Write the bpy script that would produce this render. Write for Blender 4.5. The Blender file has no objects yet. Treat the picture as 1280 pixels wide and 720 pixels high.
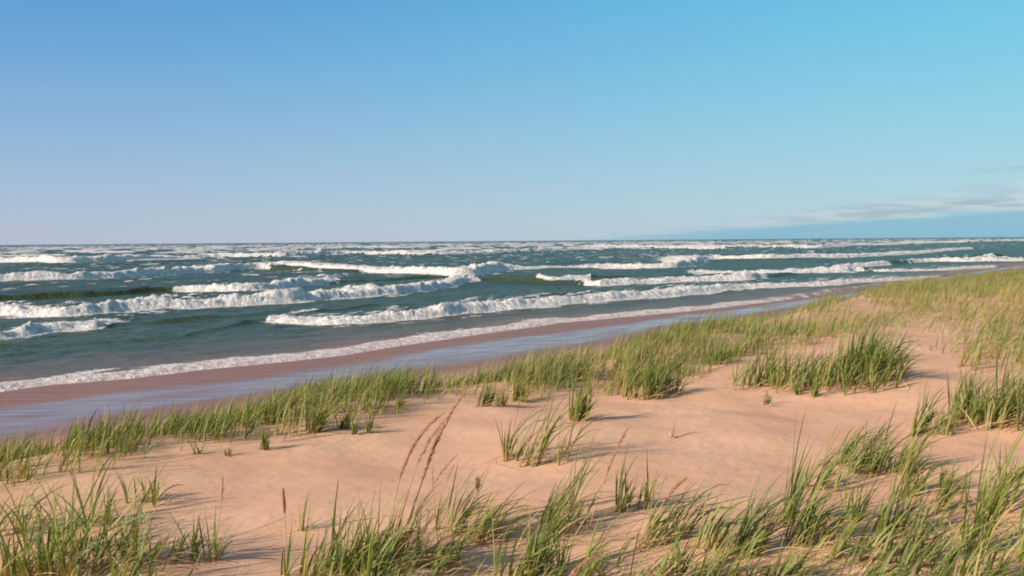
import bpy, math
import numpy as np
from mathutils import Matrix, Vector

rng = np.random.default_rng(7)
C = bpy.context.scene.collection
scene = bpy.context.scene

# ------------------------------------------------------------------ camera
H = 5.0            # eye above lake level
PLAT = 3.3         # dune top above lake level
F = 1229.0         # focal length in pixels of a 1280 wide frame
PITCH = math.radians(2.75)
ROLL = math.radians(-0.45)
cam_d = bpy.data.cameras.new('camera')
cam = bpy.data.objects.new('camera', cam_d)
C.objects.link(cam)
Rm = Matrix.Rotation(math.pi/2-PITCH, 3, 'X') @ Matrix.Rotation(ROLL, 3, 'Z')
M4 = Rm.to_4x4(); M4.translation = Vector((0, 0, H))
cam.matrix_world = M4
cam_d.sensor_width = 36.0
cam_d.lens = 36.0*F/1280.0
cam_d.clip_start = 0.05
cam_d.clip_end = 60000
scene.camera = cam
R = np.array(Rm)

def ray(px, py):
    px = np.asarray(px, float); py = np.asarray(py, float)
    d = np.stack([(px-640)/F, -(py-360)/F, -np.ones_like(px)], -1)
    d = d @ R.T
    return d
def project(P):
    q = (np.asarray(P)-np.array([0, 0, H])) @ R
    z = np.minimum(q[..., 2], -1e-3)
    return 640+F*q[..., 0]/-z, 360-F*q[..., 1]/-z, -q[..., 2]
def on_plane(px, py, z=0.0):
    d = ray(px, py); k = (z-H)/d[..., 2]
    return d[..., 0]*k, d[..., 1]*k

U = np.array([0.64, 0.77]); U /= np.linalg.norm(U)     # along the shore
N = np.array([-U[1], U[0]])                              # towards the lake
def st(x, y): return x*U[0]+y*U[1], x*N[0]+y*N[1]
def line(pts, z=0.0):
    a = np.array(pts, float)
    x, y = on_plane(a[:, 0], a[:, 1], z)
    s, t = st(x, y)
    o = np.argsort(s)
    return s[o], t[o], a[o], y[o]
def along(s, S, T):
    """interpolate T(S), continue straight past both ends"""
    r = np.interp(s, S, T)
    k0 = 0.0; k1 = 0.0
    r = np.where(s < S[0], T[0]+(s-S[0])*k0, r)
    return np.where(s > S[-1], T[-1]+(s-S[-1])*k1, r)

# ------------------------------------------------------------------ noise
PERM = np.random.default_rng(3).permutation(4096)
GR = np.random.default_rng(4).uniform(0, 2*math.pi, 4096)
GX = np.cos(GR); GY = np.sin(GR)
def perlin(x, y):
    x = np.asarray(x, float); y = np.asarray(y, float)
    xi = np.floor(x).astype(np.int64); yi = np.floor(y).astype(np.int64)
    fx = x-xi; fy = y-yi
    u = fx*fx*fx*(fx*(fx*6-15)+10); v = fy*fy*fy*(fy*(fy*6-15)+10)
    def g(i, j):
        h = PERM[(PERM[(xi+i) & 4095]+yi+j) & 4095]
        return GX[h]*(fx-i)+GY[h]*(fy-j)
    a = g(0, 0); b = g(1, 0); c = g(0, 1); d = g(1, 1)
    return ((a+(b-a)*u)*(1-v)+(c+(d-c)*u)*v)*1.5
def fbm(x, y, o=4, l=2.03, g=0.5):
    r = 0; A = 1
    for k in range(o):
        r = r+A*perlin(x+17.3*k, y-9.1*k); x = x*l; y = y*l; A *= g
    return r
def sst(a, b, x):
    k = np.clip((x-a)/(b-a), 0, 1); return k*k*(3-2*k)

# ------------------------------------------------------------------ shore lines read off the beach
SH_S, SH_T, _, _ = line([(-300, 523), (-100, 502), (0, 493), (67, 483), (168, 475), (269, 463), (370, 453), (430, 446), (543, 428), (626, 416), (710, 404), (798, 396), (855, 391), (968, 378), (1080, 362), (1250, 333.5)])
BT_S, BT_T, _, _ = line([(-300, 545), (0, 511), (215, 487), (430, 460), (559, 436), (710, 414), (855, 396), (974, 380), (1080, 366), (1250, 335.5)], 0.08)
BB_S, BB_T, _, _ = line([(-300, 580), (0, 545), (94, 530), (425, 475), (526, 462), (613, 448), (727, 430), (821, 411), (960, 390), (1250, 337.5)], 0.15)
CR_S, CR_T, _, _ = line([(-300, 622), (0, 571), (250, 535), (450, 491), (640, 465), (800, 438), (960, 400), (1120, 362), (1280, 343)], PLAT)
def t_shore(s): return along(s, SH_S, SH_T)
def t_bt(s): return along(s, BT_S, BT_T)
def t_bb(s): return along(s, BB_S, BB_T)
def t_cr(s): return along(s, CR_S, CR_T)

def ground_z(x, y):
    x = np.asarray(x, float); y = np.asarray(y, float)
    s, t = st(x, y)
    sh = t_shore(s); bt = t_bt(s); bb = np.minimum(t_bb(s), bt-1.0)
    cr = t_cr(s)
    und = 0.10*fbm(x/5.0+3, y/5.0+1, 2) + 0.030*fbm(x/1.3, y/1.3, 2) + 0.006*fbm(x/0.4, y/0.4, 2)
    # hummocks that hold the two big clumps
    und = und + 0.10*np.exp(-(((x-4.1)/1.3)**2+((y-11.6)/1.2)**2)) + 0.10*np.exp(-(((x-5.2)/0.8)**2+((y-9.2)/0.9)**2))
    far = sst(35, 140, np.hypot(x, y))
    plat = PLAT+und*(1-0.3*far)-0.02
    foot = bb-0.5
    w = np.maximum(foot-cr, 6.0)
    k = np.clip((t-cr+0.45)/6.2, 0, 1)
    plat = plat+0.05*np.exp(-((t-cr+.2)/1.0)**2)
    dune = plat-(PLAT-0.55)*(k*k*(3-2*k))
    # beach
    beach = 0.16+0.39*np.clip((bb-t)/6.0, 0, 1)
    beach = np.where(t > bb, 0.06+0.10*np.clip((sh-t)/np.maximum(sh-bb, 1), 0, 1), beach)
    beach = beach+0.008*fbm(s/3, t/1.2, 2)
    z = np.where(k < 1, np.maximum(dune, beach), beach)
    und2 = np.clip((t-sh), 0, None)
    z = np.where(t > sh, 0.05-0.09*und2, z)
    return np.maximum(z, -4.0)

def at(px, py):
    """ground point seen at a pixel of the 1280x720 frame"""
    d = ray(px, py)
    rr = np.linspace(1.5, 120, 6000)
    P = np.array([0, 0, H])+d[None, :]*rr[:, None]
    g = ground_z(P[:, 0], P[:, 1])
    i = np.argmax(P[:, 2] < g)
    return float(P[i, 0]), float(P[i, 1]), float(g[i])

# ------------------------------------------------------------------ mesh helpers
def mesh_np(name, V, Fq, mat, attrs=None, smooth=True, tris=False):
    me = bpy.data.meshes.new(name)
    n = 3 if tris else 4
    me.vertices.add(len(V)); me.vertices.foreach_set('co', np.asarray(V, np.float32).ravel())
    me.loops.add(len(Fq)*n); me.loops.foreach_set('vertex_index', np.asarray(Fq, np.int32).ravel())
    me.polygons.add(len(Fq)); me.polygons.foreach_set('loop_start', np.arange(0, len(Fq)*n, n, dtype=np.int32))
    me.polygons.foreach_set('loop_total', np.full(len(Fq), n, np.int32))
    if smooth: me.polygons.foreach_set('use_smooth', np.ones(len(Fq), bool))
    me.update(calc_edges=True)
    for k, v in (attrs or {}).items():
        a = me.color_attributes.new(name=k, type='FLOAT_COLOR', domain='POINT')
        col = np.ones((len(V), 4), np.float32); col[:, :v.shape[1]] = v
        a.data.foreach_set('color', col.ravel())
    me.materials.append(mat)
    return me
def link(name, me, parent=None):
    o = bpy.data.objects.new(name, me); C.objects.link(o)
    if parent is not None: o.parent = parent
    return o
def grid_faces(nr, nc):
    i = np.arange(nr-1)[:, None]*nc+np.arange(nc-1)[None, :]
    i = i.ravel()
    return np.stack([i, i+1, i+nc+1, i+nc], -1)

# ------------------------------------------------------------------ materials
class NT:
    def __init__(s, name):
        s.m = bpy.data.materials.new(name); s.m.use_nodes = True
        s.t = s.m.node_tree; s.t.nodes.clear()
        s.out = s.n('ShaderNodeOutputMaterial')
    def n(s, ty, **k):
        x = s.t.nodes.new(ty)
        for a, v in k.items(): setattr(x, a, v)
        return x
    def l(s, a, b): s.t.links.new(a, b)
    def set(s, sock, v):
        if isinstance(v, bpy.types.NodeSocket): s.l(v, sock)
        else: sock.default_value = v
    def mix(s, f, a, b, blend='MIX'):
        x = s.n('ShaderNodeMix', data_type='RGBA', blend_type=blend)
        s.set(x.inputs[0], f); s.set(x.inputs[6], a); s.set(x.inputs[7], b)
        return x.outputs[2]
    def math(s, op, a, b=0.0, clamp=False):
        x = s.n('ShaderNodeMath', operation=op, use_clamp=clamp)
        s.set(x.inputs[0], a); s.set(x.inputs[1], b); return x.outputs[0]
    def noise(s, vec, scale, detail=3.0, rough=0.5):
        x = s.n('ShaderNodeTexNoise'); s.set(x.inputs['Vector'], vec)
        x.inputs['Scale'].default_value = scale; x.inputs['Detail'].default_value = detail
        x.inputs['Roughness'].default_value = rough
        return x.outputs['Fac']
    def mapr(s, v, a, b, c, d, smooth=False):
        x = s.n('ShaderNodeMapRange')
        if smooth: x.interpolation_type = 'SMOOTHSTEP'
        s.set(x.inputs[0], v)
        for i, q in enumerate((a, b, c, d)): x.inputs[1+i].default_value = q
        return x.outputs[0]
    def mapping(s, vec, sc, rot=(0, 0, 0)):
        x = s.n('ShaderNodeMapping'); s.l(vec, x.inputs[0]); x.inputs['Scale'].default_value = sc; x.inputs['Rotation'].default_value = rot
        return x.outputs[0]
    def bump(s, h, strength, dist, normal=None):
        x = s.n('ShaderNodeBump'); s.set(x.inputs['Strength'], strength); x.inputs['Distance'].default_value = dist
        s.l(h, x.inputs['Height'])
        if normal is not None: s.l(normal, x.inputs['Normal'])
        return x.outputs[0]
def c3(r, g, b): return (r, g, b, 1)

def mat_sand():
    T = NT('sand')
    geo = T.n('ShaderNodeNewGeometry').outputs['Position']
    at_ = T.n('ShaderNodeVertexColor', layer_name='wet'); sep = T.n('ShaderNodeSeparateColor'); T.l(at_.outputs[0], sep.inputs[0])
    wet, gloss, litter = sep.outputs[0], sep.outputs[1], sep.outputs[2]
    n1 = T.noise(geo, 0.9, 4); n2 = T.noise(geo, 60, 3, 0.7); n3 = T.noise(geo, 7, 4, 0.6)
    dry = T.mix(T.mapr(n1, 0.35, 0.68, 0, 1), c3(0.70, 0.39, 0.24), c3(0.78, 0.465, 0.295))
    dry = T.mix(T.math('MULTIPLY', T.mapr(n2, 0.55, 0.72, 0, 1), 0.35), dry, c3(0.40, 0.24, 0.17))
    dry = T.mix(T.math('MULTIPLY', T.mapr(n3, 0.48, 0.72, 0, 1), 0.30), dry, c3(0.54, 0.31, 0.21))
    n5 = T.noise(geo, 3.1, 5, 0.65)
    lit = T.math('MULTIPLY', T.mapr(n5, 0.4, 0.6, 0.2, 1), litter)
    dry = T.mix(T.math('MULTIPLY', lit, 0.5), dry, c3(0.42, 0.27, 0.13))
    stre = T.noise(T.mapping(geo, (0.25, 2.2, 1), (0, 0, -0.88)), 1.0, 4, 0.6)
    damp = T.mix(T.mapr(stre, 0.3, 0.7, 0, 1), c3(0.25, 0.13, 0.10), c3(0.33, 0.18, 0.145))
    col = T.mix(wet, dry, damp)
    p = T.n('ShaderNodeBsdfPrincipled')
    T.l(col, p.inputs['Base Color'])
    stg = T.mapr(stre, 0.35, 0.65, 0.0, 1.0)
    rgh = T.math('SUBTRACT', 0.95, T.math('MULTIPLY', wet, 0.42))
    rgh = T.math('SUBTRACT', rgh, T.math('MULTIPLY', gloss, T.math('ADD', 0.24, T.math('MULTIPLY', stg, 0.17))))
    T.l(rgh, p.inputs['Roughness'])
    T.set(p.inputs['Specular IOR Level'], T.math('ADD', 0.08, T.math('MULTIPLY', gloss, 0.55)))
    # wind ripples + grain
    rip = T.n('ShaderNodeTexWave', wave_type='BANDS', bands_direction='X')
    T.l(T.mapping(geo, (1, 1, 1), (0, 0, 0.35)), rip.inputs['Vector'])
    rip.inputs['Scale'].default_value = 2.4; rip.inputs['Distortion'].default_value = 7.0
    rip.inputs['Detail'].default_value = 3; rip.inputs['Detail Scale'].default_value = 1.4
    rm = T.math('MULTIPLY', rip.outputs['Fac'], T.mapr(n1, 0.4, 0.65, 0.0, 1.0))
    inv = T.math('SUBTRACT', 1.0, wet)
    b1 = T.bump(rm, T.math('MULTIPLY', inv, 0.10), 0.02)
    b2 = T.bump(n3, T.math('MULTIPLY', inv, 0.17), 0.05, b1)
    b3 = T.bump(n2, T.math('MULTIPLY', inv, 0.3), 0.006, b2)
    T.l(b3, p.inputs['Normal'])
    T.l(p.outputs[0], T.out.inputs[0])
    return T.m

def mat_water():
    T = NT('lake_water')
    geo = T.n('ShaderNodeNewGeometry').outputs['Position']
    a = T.n('ShaderNodeVertexColor', layer_name='foam'); sep = T.n('ShaderNodeSeparateColor'); T.l(a.outputs[0], sep.inputs[0])
    foam, turb, green = sep.outputs[0], sep.outputs[1], sep.outputs[2]
    rot = (0, 0, -0.88)
    wv = T.mapping(geo, (0.55, 1.6, 1.0), rot)
    n1 = T.noise(wv, 0.55, 5, 0.6); n2 = T.noise(wv, 2.6, 4, 0.6); n4 = T.noise(geo, 0.05, 3)
    base = T.mix(T.mapr(n4, 0.35, 0.65, 0, 1), c3(0.042, 0.068, 0.040), c3(0.062, 0.090, 0.052))
    base = T.mix(green, base, c3(0.060, 0.072, 0.020))
    base = T.mix(turb, base, c3(0.30, 0.145, 0.10))
    w = T.n('ShaderNodeBsdfPrincipled')
    T.l(base, w.inputs['Base Color']); w.inputs['Roughness'].default_value = 0.3; w.inputs['IOR'].default_value = 1.33
    w.inputs['Specular IOR Level'].default_value = 0.14
    b1 = T.bump(n1, 0.9, 0.7); b2 = T.bump(n2, 0.7, 0.12, b1); T.l(b2, w.inputs['Normal'])
    # foam, broken up by bubbles and holes
    f = T.n('ShaderNodeBsdfPrincipled')
    n3 = T.noise(geo, 2.2, 5, 0.65); n5 = T.noise(T.mapping(geo, (0.6, 1.8, 0.8), rot), 1.6, 5, 0.7)
    fm = T.math('SUBTRACT', T.math('MULTIPLY', foam, 1.65), T.math('MULTIPLY', T.math('SUBTRACT', 1.0, n5), 0.95))
    fm = T.mapr(fm, 0.02, 0.42, 0, 1, True)
    fc = T.mix(T.mapr(n3, 0.32, 0.62, 0, 1), c3(0.46, 0.40, 0.36), c3(0.88, 0.84, 0.79))
    fc = T.mix(T.math('MULTIPLY', turb, 0.45), fc, c3(0.62, 0.42, 0.36))
    T.l(fc, f.inputs['Base Color']); f.inputs['Roughness'].default_value = 0.8
    bb = T.bump(n3, 0.8, 0.35); T.l(bb, f.inputs['Normal'])
    mx = T.n('ShaderNodeMixShader'); T.l(fm, mx.inputs[0]); T.l(w.outputs[0], mx.inputs[1]); T.l(f.outputs[0], mx.inputs[2])
    T.l(mx.outputs[0], T.out.inputs[0])
    return T.m

def mat_blade(name, mode):
    """attribute 'b': R = height along the blade, G = random per blade, B = dryness"""
    T = NT(name)
    a = T.n('ShaderNodeVertexColor', layer_name='b'); sep = T.n('ShaderNodeSeparateColor'); T.l(a.outputs[0], sep.inputs[0])
    u, r, dry = sep.outputs[0], sep.outputs[1], sep.outputs[2]
    if mode == 'green':
        g = T.mix(r, c3(0.062, 0.130, 0.022), c3(0.28, 0.335, 0.062))
        g = T.mix(T.mapr(r, 0.0, 0.3, 0.7, 0.0), g, c3(0.035, 0.085, 0.022))
        base = T.mix(T.math('MULTIPLY', T.mapr(u, 0.03, 0.42, 1.0, 0.0, True), T.mapr(T.math('FRACT', T.math('MULTIPLY', r, 7.3)), 0.1, 0.9, 0.25, 1.0)), g, c3(0.47, 0.38, 0.11))
        base = T.mix(T.mapr(u, 0.82, 1.0, 0.0, 0.35), base, c3(0.36, 0.25, 0.10))
        col = T.mix(dry, base, c3(0.50, 0.34, 0.16))
    else:
        col = T.mix(r, c3(0.46, 0.31, 0.17), c3(0.66, 0.52, 0.33))
    d = T.n('ShaderNodeBsdfPrincipled'); T.l(col, d.inputs['Base Color']); d.inputs['Roughness'].default_value = 0.5
    d.inputs['Specular IOR Level'].default_value = 0.35
    tr = T.n('ShaderNodeBsdfTranslucent'); T.l(T.mix(1.0, col, c3(1.2, 1.15, 0.55), 'MULTIPLY'), tr.inputs[0])
    mx = T.n('ShaderNodeMixShader'); mx.inputs[0].default_value = 0.32
    T.l(d.outputs[0], mx.inputs[1]); T.l(tr.outputs[0], mx.inputs[2]); T.l(mx.outputs[0], T.out.inputs[0])
    return T.m
def mat_flat(name, a, b, scale, rough=0.8):
    T = NT(name); geo = T.n('ShaderNodeNewGeometry').outputs['Position']
    p = T.n('ShaderNodeBsdfPrincipled'); T.l(T.mix(T.noise(geo, scale, 3), c3(*a), c3(*b)), p.inputs['Base Color'])
    p.inputs['Roughness'].default_value = rough; T.l(p.outputs[0], T.out.inputs[0]); return T.m

M_SAND = mat_sand(); M_WATER = mat_water()
M_GREEN = mat_blade('green_blades', 'green'); M_DRY = mat_blade('dry_blades', 'dry')
M_SEED = mat_flat('seed_head', (0.36, 0.14, 0.075), (0.66, 0.36, 0.20), 60)
M_STEM = mat_flat('stalk', (0.40, 0.19, 0.09), (0.58, 0.36, 0.17), 25)
M_BITS = mat_flat('litter_bits', (0.16, 0.09, 0.06), (0.50, 0.36, 0.24), 3)
M_CAT = mat_flat('cattail_brown', (0.16, 0.05, 0.03), (0.30, 0.11, 0.06), 80)

# ------------------------------------------------------------------ ground
def angles(fine_deg, half):
    mid = np.arange(-half, half+1e-6, fine_deg)
    out = np.arange(half+2, 360-half-1, 3.0)
    return np.radians(np.concatenate([mid, out, [360-half]]))
th = angles(0.085, 34)
rr = np.concatenate([[0.0], np.linspace(0.7, 3.0, 14), np.exp(np.linspace(math.log(3.05), math.log(60), 520)), np.exp(np.linspace(math.log(60.6), math.log(400), 170)), np.exp(np.linspace(math.log(410), math.log(24000), 40))])
X = rr[:, None]*np.sin(th)[None, :]; Y = rr[:, None]*np.cos(th)[None, :]
Z = ground_z(X, Y)
S_, T_ = st(X, Y)
sh = t_shore(S_); bt = t_bt(S_); bb = np.minimum(t_bb(S_), bt-1.0)
wob = 0.6*fbm(S_/6, T_/3, 3)
wet = sst(-6.5, -0.5, T_-bb+wob)
gl = np.clip(.92+.4*fbm(S_/4, T_/.9, 3), 0, 1)*sst(-0.5, 0.9, T_-bb+wob*0.8)*(1-sst(-0.5, 0.9, T_-bt+wob*0.9))
crl = t_cr(S_)
lit = sst(-2.5, -0.4, T_-crl)*(1-sst(3, 7, T_-crl))
ppx, ppy, dep = project(np.stack([X, Y, Z], -1))
lit = np.clip(lit+sst(14, 24, np.hypot(X, Y))*sst(-14, -4, T_-crl)*(T_ < crl+5), 0, 1)
V = np.stack([X, Y, Z], -1).reshape(-1, 3)
me = mesh_np('ground', V, grid_faces(*X.shape), M_SAND, {'wet': np.stack([wet, gl, lit], -1).reshape(-1, 3)})
o = link('ground', me); o['kind'] = 'structure'; o['label'] = 'pink tan dune sand falling to a wet beach'

# ------------------------------------------------------------------ lake
# every breaker: points along its foot (x, y, foam 0..1, height of the white band), as seen from the dune
WAVES = [
 dict(p=[(-250, 520, .9, 9), (0, 493, .9, 9), (67, 483, 1, 10), (168, 475, 1, 10), (269, 463, 1, 11), (370, 453, 1, 12), (430, 446, 1, 12), (543, 428, 1, 11), (626, 416, 1, 9), (710, 404, 1, 7), (798, 396, .8, 5), (855, 391, .6, 4), (930, 382, .45, 3), (968, 378, .35, 2.5), (1080, 362, .2, 1.5), (1250, 333, .1, 1)], k=.42, front=1.6, deep=1.7, shore=1),
 dict(p=[(-250, 450, 0, 5), (230, 424, 0, 4), (330, 401, .2, 6), (350, 405, 1, 9), (425, 406, 1, 14), (543, 398, 1, 15), (626, 388, 1, 14), (710, 381, 1, 13), (780, 375, 1, 11), (855, 369, 1, 10), (934, 361, 1, 7), (1030, 357, .9, 6), (1135, 351, .8, 4), (1180, 347, .3, 3)], k=1),
 dict(p=[(-250, 440, 1, 18), (0, 426, 1, 16), (67, 423, 1, 15), (101, 415, 1, 12), (126, 409, .8, 7), (150, 408, 0, 6), (300, 398, 0, 5), (520, 383, 0, 3)], k=1),
 dict(p=[(-250, 404, .9, 15), (0, 395, 1, 17), (84, 396, 1, 18), (168, 389, 1, 18), (269, 384, 1, 18), (370, 379, 1, 20), (425, 374, 1, 19), (509, 367, 1, 14), (560, 361, 1, 10), (580, 356, .6, 6), (610, 353, 0, 6), (700, 356, 0, 7), (729, 357, .3, 7), (740, 359, 1, 11), (855, 353, 1, 9), (951, 350, 1, 10), (965, 347, 0, 5)], k=1),
 dict(p=[(-250, 388, 0, 14), (0, 377, 0, 12), (150, 370, 0, 10), (205, 366, .1, 10), (240, 365, 1, 12), (312, 365, 1, 14), (360, 361, 1, 14), (396, 357, .9, 9), (420, 354, .2, 5), (560, 348, 0, 5), (660, 350, 0, 6), (690, 352, .7, 5), (730, 350, .5, 5)], k=1),
 dict(p=[(-250, 362, 1, 16), (0, 354, 1, 17), (101, 351, 1, 16), (201, 345, 1, 15), (300, 339, 1, 13), (329, 337, 1, 11), (338, 338, .1, 10), (420, 341, 0, 5)], k=.8, deep=9),
 dict(p=[(330, 330, .1, 4), (353, 333, 1, 7), (430, 339, 1, 9), (500, 343, 1, 12), (576, 346, 1, 20), (620, 343, 1, 20), (630, 340, 1, 12), (657, 339, 1, 7), (700, 337, .9, 4), (754, 336, 1, 8), (800, 336, 1, 12), (855, 335, 1, 13), (870, 333, 1, 13), (885, 325, .8, 8), (960, 325, 1, 8), (1065, 322, 1, 7), (1140, 318, 1, 5), (1216, 312, .8, 4)], k=.8, deep=7),
 dict(p=[(860, 345, 0, 3), (880, 342, .9, 6), (950, 343, 1, 8), (1065, 341, 1, 9), (1075, 338, .2, 6), (1112, 341, .5, 4), (1125, 339, 1, 5), (1190, 338, 1, 4), (1250, 335, 1, 5)], k=.9),
 dict(p=[(1040, 336, .1, 4), (1060, 335, 1, 6), (1110, 332, 1, 9), (1117, 331, 0, 8), (1165, 327, .7, 6), (1200, 327, 1, 11), (1243, 322, 1, 8), (1250, 324, .3, 4), (1300, 326, 1, 6)], k=.8),
 dict(p=[(-250, 334, 1, 14), (0, 329, 1, 13), (84, 329, 1, 14), (151, 327, 1, 12), (200, 325, .7, 6), (269, 322, 1, 8), (300, 322, 1, 10), (370, 322, 1, 12), (425, 318, 1, 7), (543, 319, 1, 8), (600, 317, 1, 7), (660, 315, 1, 7), (727, 312, 1, 6), (855, 310, 1, 4)], k=.75, deep=14),
 dict(p=[(270, 316, .1, 4), (300, 315, 1, 7), (373, 311, 1, 7), (430, 310, 1, 4), (500, 310, .9, 4), (545, 309, .1, 2), (600, 308.5, .3, 2)], k=.7, deep=20),
 dict(p=[(720, 308, .3, 2), (750, 309, 1, 5), (855, 308, 1, 5), (870, 312, 1, 8), (940, 314, 1, 8), (1025, 311, 1, 8), (1060, 308, .5, 3), (1120, 306, 1, 4), (1200, 303, .6, 3)], k=.7, deep=20),
 dict(p=[(1150, 303, .2, 3), (1180, 303.5, 1, 5), (1215, 304, 1, 6), (1250, 304, 1, 7), (1262, 301, .5, 3), (1330, 300, 1, 3)], k=.6, deep=20),
]
th = angles(0.075, 34)
rr = np.concatenate([np.linspace(18, 28, 10), np.arange(28.3, 135, 0.26), np.arange(135.5, 330, 0.55), np.exp(np.linspace(math.log(331), math.log(2500), 330)), np.exp(np.linspace(math.log(2560), math.log(30000), 50))])
X = rr[:, None]*np.sin(th)[None, :]; Y = rr[:, None]*np.cos(th)[None, :]
S_, T_ = st(X, Y); D_ = np.hypot(X, Y)
sh = t_shore(S_)
off = T_-sh
Z = np.zeros_like(X); FO = np.zeros_like(X); GRN = np.zeros_like(X)
n_lo = fbm(S_/9, T_/9, 3); n_mid = fbm(S_/1.7, T_/1.2, 4); n_hi = fbm(S_/0.5, T_/0.35, 3)
n_al = fbm(S_/2.2, T_/7, 2); n_m2 = fbm(S_/.95+7, T_/.7, 3)
lace = fbm(S_/5.0, T_/1.1, 5, 2.1, .6)
for w in WAVES:
    a = np.array(w['p'], float)
    x0, y0 = on_plane(a[:, 0], a[:, 1]); yd = y0; afo = a[:, 2]
    h0 = a[:, 3]*yd/F*0.70*w['k']
    h0 = np.maximum(h0, .12)
    # crest as distance over bearing: Y = f(X)
    xg = np.linspace(x0.min()-60, x0.max()+60, 4000)
    o_ = np.argsort(x0); xs_ = x0[o_]; ys_ = y0[o_]
    kk0 = (ys_[1]-ys_[0])/(xs_[1]-xs_[0]); kk1 = (ys_[-1]-ys_[-2])/(xs_[-1]-xs_[-2])
    fg = np.interp(xg, xs_, ys_); fg = np.where(xg < xs_[0], ys_[0]+np.clip(kk0, .3, 1.2)*(xg-xs_[0]), fg); fg = np.where(xg > xs_[-1], ys_[-1]+np.clip(kk1, .3, 1.2)*(xg-xs_[-1]), fg)
    wn_ = max(3, int((max(1.5, float(np.mean(y0))/45) if not w.get('shore') else 1.0)*len(xg)*2.0/(xg[-1]-xg[0]))) | 1
    ker = np.hanning(wn_+2); ker /= ker.sum()
    fg = np.convolve(np.pad(fg, len(ker)//2, mode='edge'), ker, 'valid')[:len(xg)]
    kg = np.gradient(fg, xg)
    hx = h0[np.argsort(s0)] if False else h0
    scale = np.clip(D_/80, .5, 3.0)
    ff = np.interp(X, xg, fg); kk = np.clip(np.interp(X, xg, kg), -3, 4)
    fo = np.interp(X, xs_, afo[o_]); hh = np.interp(X, xs_, hx[o_])
    endf = sst(-14, 0, X-xs_[0])*(1-sst(0, 14, X-xs_[-1]))
    fo = fo*(X > xs_[0]-1)*(X < xs_[-1]+1); hh = hh*endf
    d = (Y-ff)/np.sqrt(1+kk*kk)-(0.30*scale*n_lo+0.12*scale*n_al)*(0.6 if w.get('shore') else 1)-(0.9*fbm(S_/5.5, S_*0+2.2, 3) if w.get('shore') else 0)
    fr = w.get('front', 1.0)*(0.7+0.5*hh)
    hh = hh*(1+0.16*n_mid*fo+0.30*n_lo+.22*n_al)
    up = sst(0, 1, d/fr); back = np.exp(-np.clip(d-fr, 0, None)/(2.5+5*hh))
    Z = np.maximum(Z, 0)*0+np.maximum(Z, hh*up*back)-0.10*hh*np.exp(-((d+2.0)/2.5)**2)
    deep = w.get('deep', 1.6)*(0.5+0.9*np.clip(hh, .3, 2))
    edge = 0.5*n_mid+0.35*n_hi
    band = sst(-.25, .12, d/fr+0.25*edge)*(1-sst(.8, 1.35, d/(fr+deep)+0.45*edge))
    bm = band*sst(.12, .55, fo+0.22*n_mid)
    if w.get('shore'):
        bm = bm*(1-0.75*sst(0.5, 1.25, d/(fr+deep)+.25*edge)*sst(-.5, .3, -lace))*(.72+.5*sst(-.3, .35, lace+.4*n_hi))
    FO = np.maximum(FO, bm)
    # foam wash left lying on the water behind the breaker and spilling ahead of it
    tail = sst(0, 1, d)*(1-sst(2, 14+8*scale, d))*np.clip(fo+.2, 0, 1)*sst(-.05, 0.6, lace)*0.66*(0 if w.get('shore') else 1)
    spill = sst(-2.2-1.2*hh, -.1, d+.9*n_mid)*(d < .3)*fo*sst(-.15, .55, lace+.3*n_hi)*.6*(0 if w.get('shore') else 1)
    tail = np.maximum(tail, spill)
    FO = np.maximum(FO, tail)
    if not w.get('shore'):
        GRN = np.maximum(GRN, sst(-.3, .3, d/fr)*(1-sst(1.3, 2.2, d/fr))*(1-fo)*sst(.25, .7, hh)*np.clip(0.75+0.6*n_lo, 0, 1))
# the open lake: rows of swell with scattered whitecaps out to the horizon
lam = 24.0
wt = T_+5.5*fbm(S_/55, T_/120, 2)*np.clip(D_/200, .3, 2)
ph = wt/lam
row = np.floor(ph); fr_ = ph-row
amp = sst(9, 50, off)*(0.22+0.16*sst(150, 500, D_))*(1+0.9*perlin(S_/28+row*7.7, row*3.1))
sw = np.where(fr_ < .22, sst(0, .22, fr_), 1-sst(.22, 1, fr_))
Z = Z+amp*sw
far = sst(190, 330, T_)
cap = perlin(S_/34+row*13.7, row*5.3+.5)+0.35*perlin(S_/9+row*3.7, row*2.3)
capm = sst(.17, .36, cap-0.10*sst(900, 2500, D_))*sst(.0, .08, fr_+.02*n_mid)*(1-sst(.26, .48, fr_+.08*n_mid))
FO = np.maximum(FO, far*capm)
Z = Z+far*capm*0.40
small = sst(.44, .68, fbm(S_/6.5+40, T_/2.6, 3))*sst(30, 90, off)*0.7
FO = np.maximum(FO, small)
# chop, lumpy foam
calm = sst(1.5, 12, off)
Z = Z+calm*(0.085*fbm(S_/3.6, T_/1.5, 4)+0.05*n_lo)+FO*(0.10*np.clip(n_mid, -1, 1)+0.13*(np.abs(n_hi)-.25)+0.13*(np.abs(n_m2)-.25))*np.clip(Z/.45, .12, 1)
Z = np.where(off < -0.4, -0.05, Z)
TUR = (1-sst(.6, 5.5, off+1.8*fbm(S_/7, T_/1.8, 3)))
TUR = np.maximum(TUR, 0.32*(1-sst(4, 13, off+3*fbm(S_/9, T_/2.5, 3))))
bar = sst(.0, .5, fbm(S_/30+5, T_/9+2, 3))*sst(55, 70, off)*(1-sst(120, 170, off))
GRN = np.clip(np.maximum(GRN*.9, 0.45*bar), 0, 1)
Fc = grid_faces(*X.shape)
offf = off.ravel()[Fc].max(1)
Fc = Fc[offf > -2.5]
V = np.stack([X, Y, Z], -1).reshape(-1, 3)
used = np.unique(Fc); remap = -np.ones(len(V), np.int64); remap[used] = np.arange(len(used))
att = np.stack([np.clip(FO, 0, 1), TUR, GRN], -1).reshape(-1, 3)[used]
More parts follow.
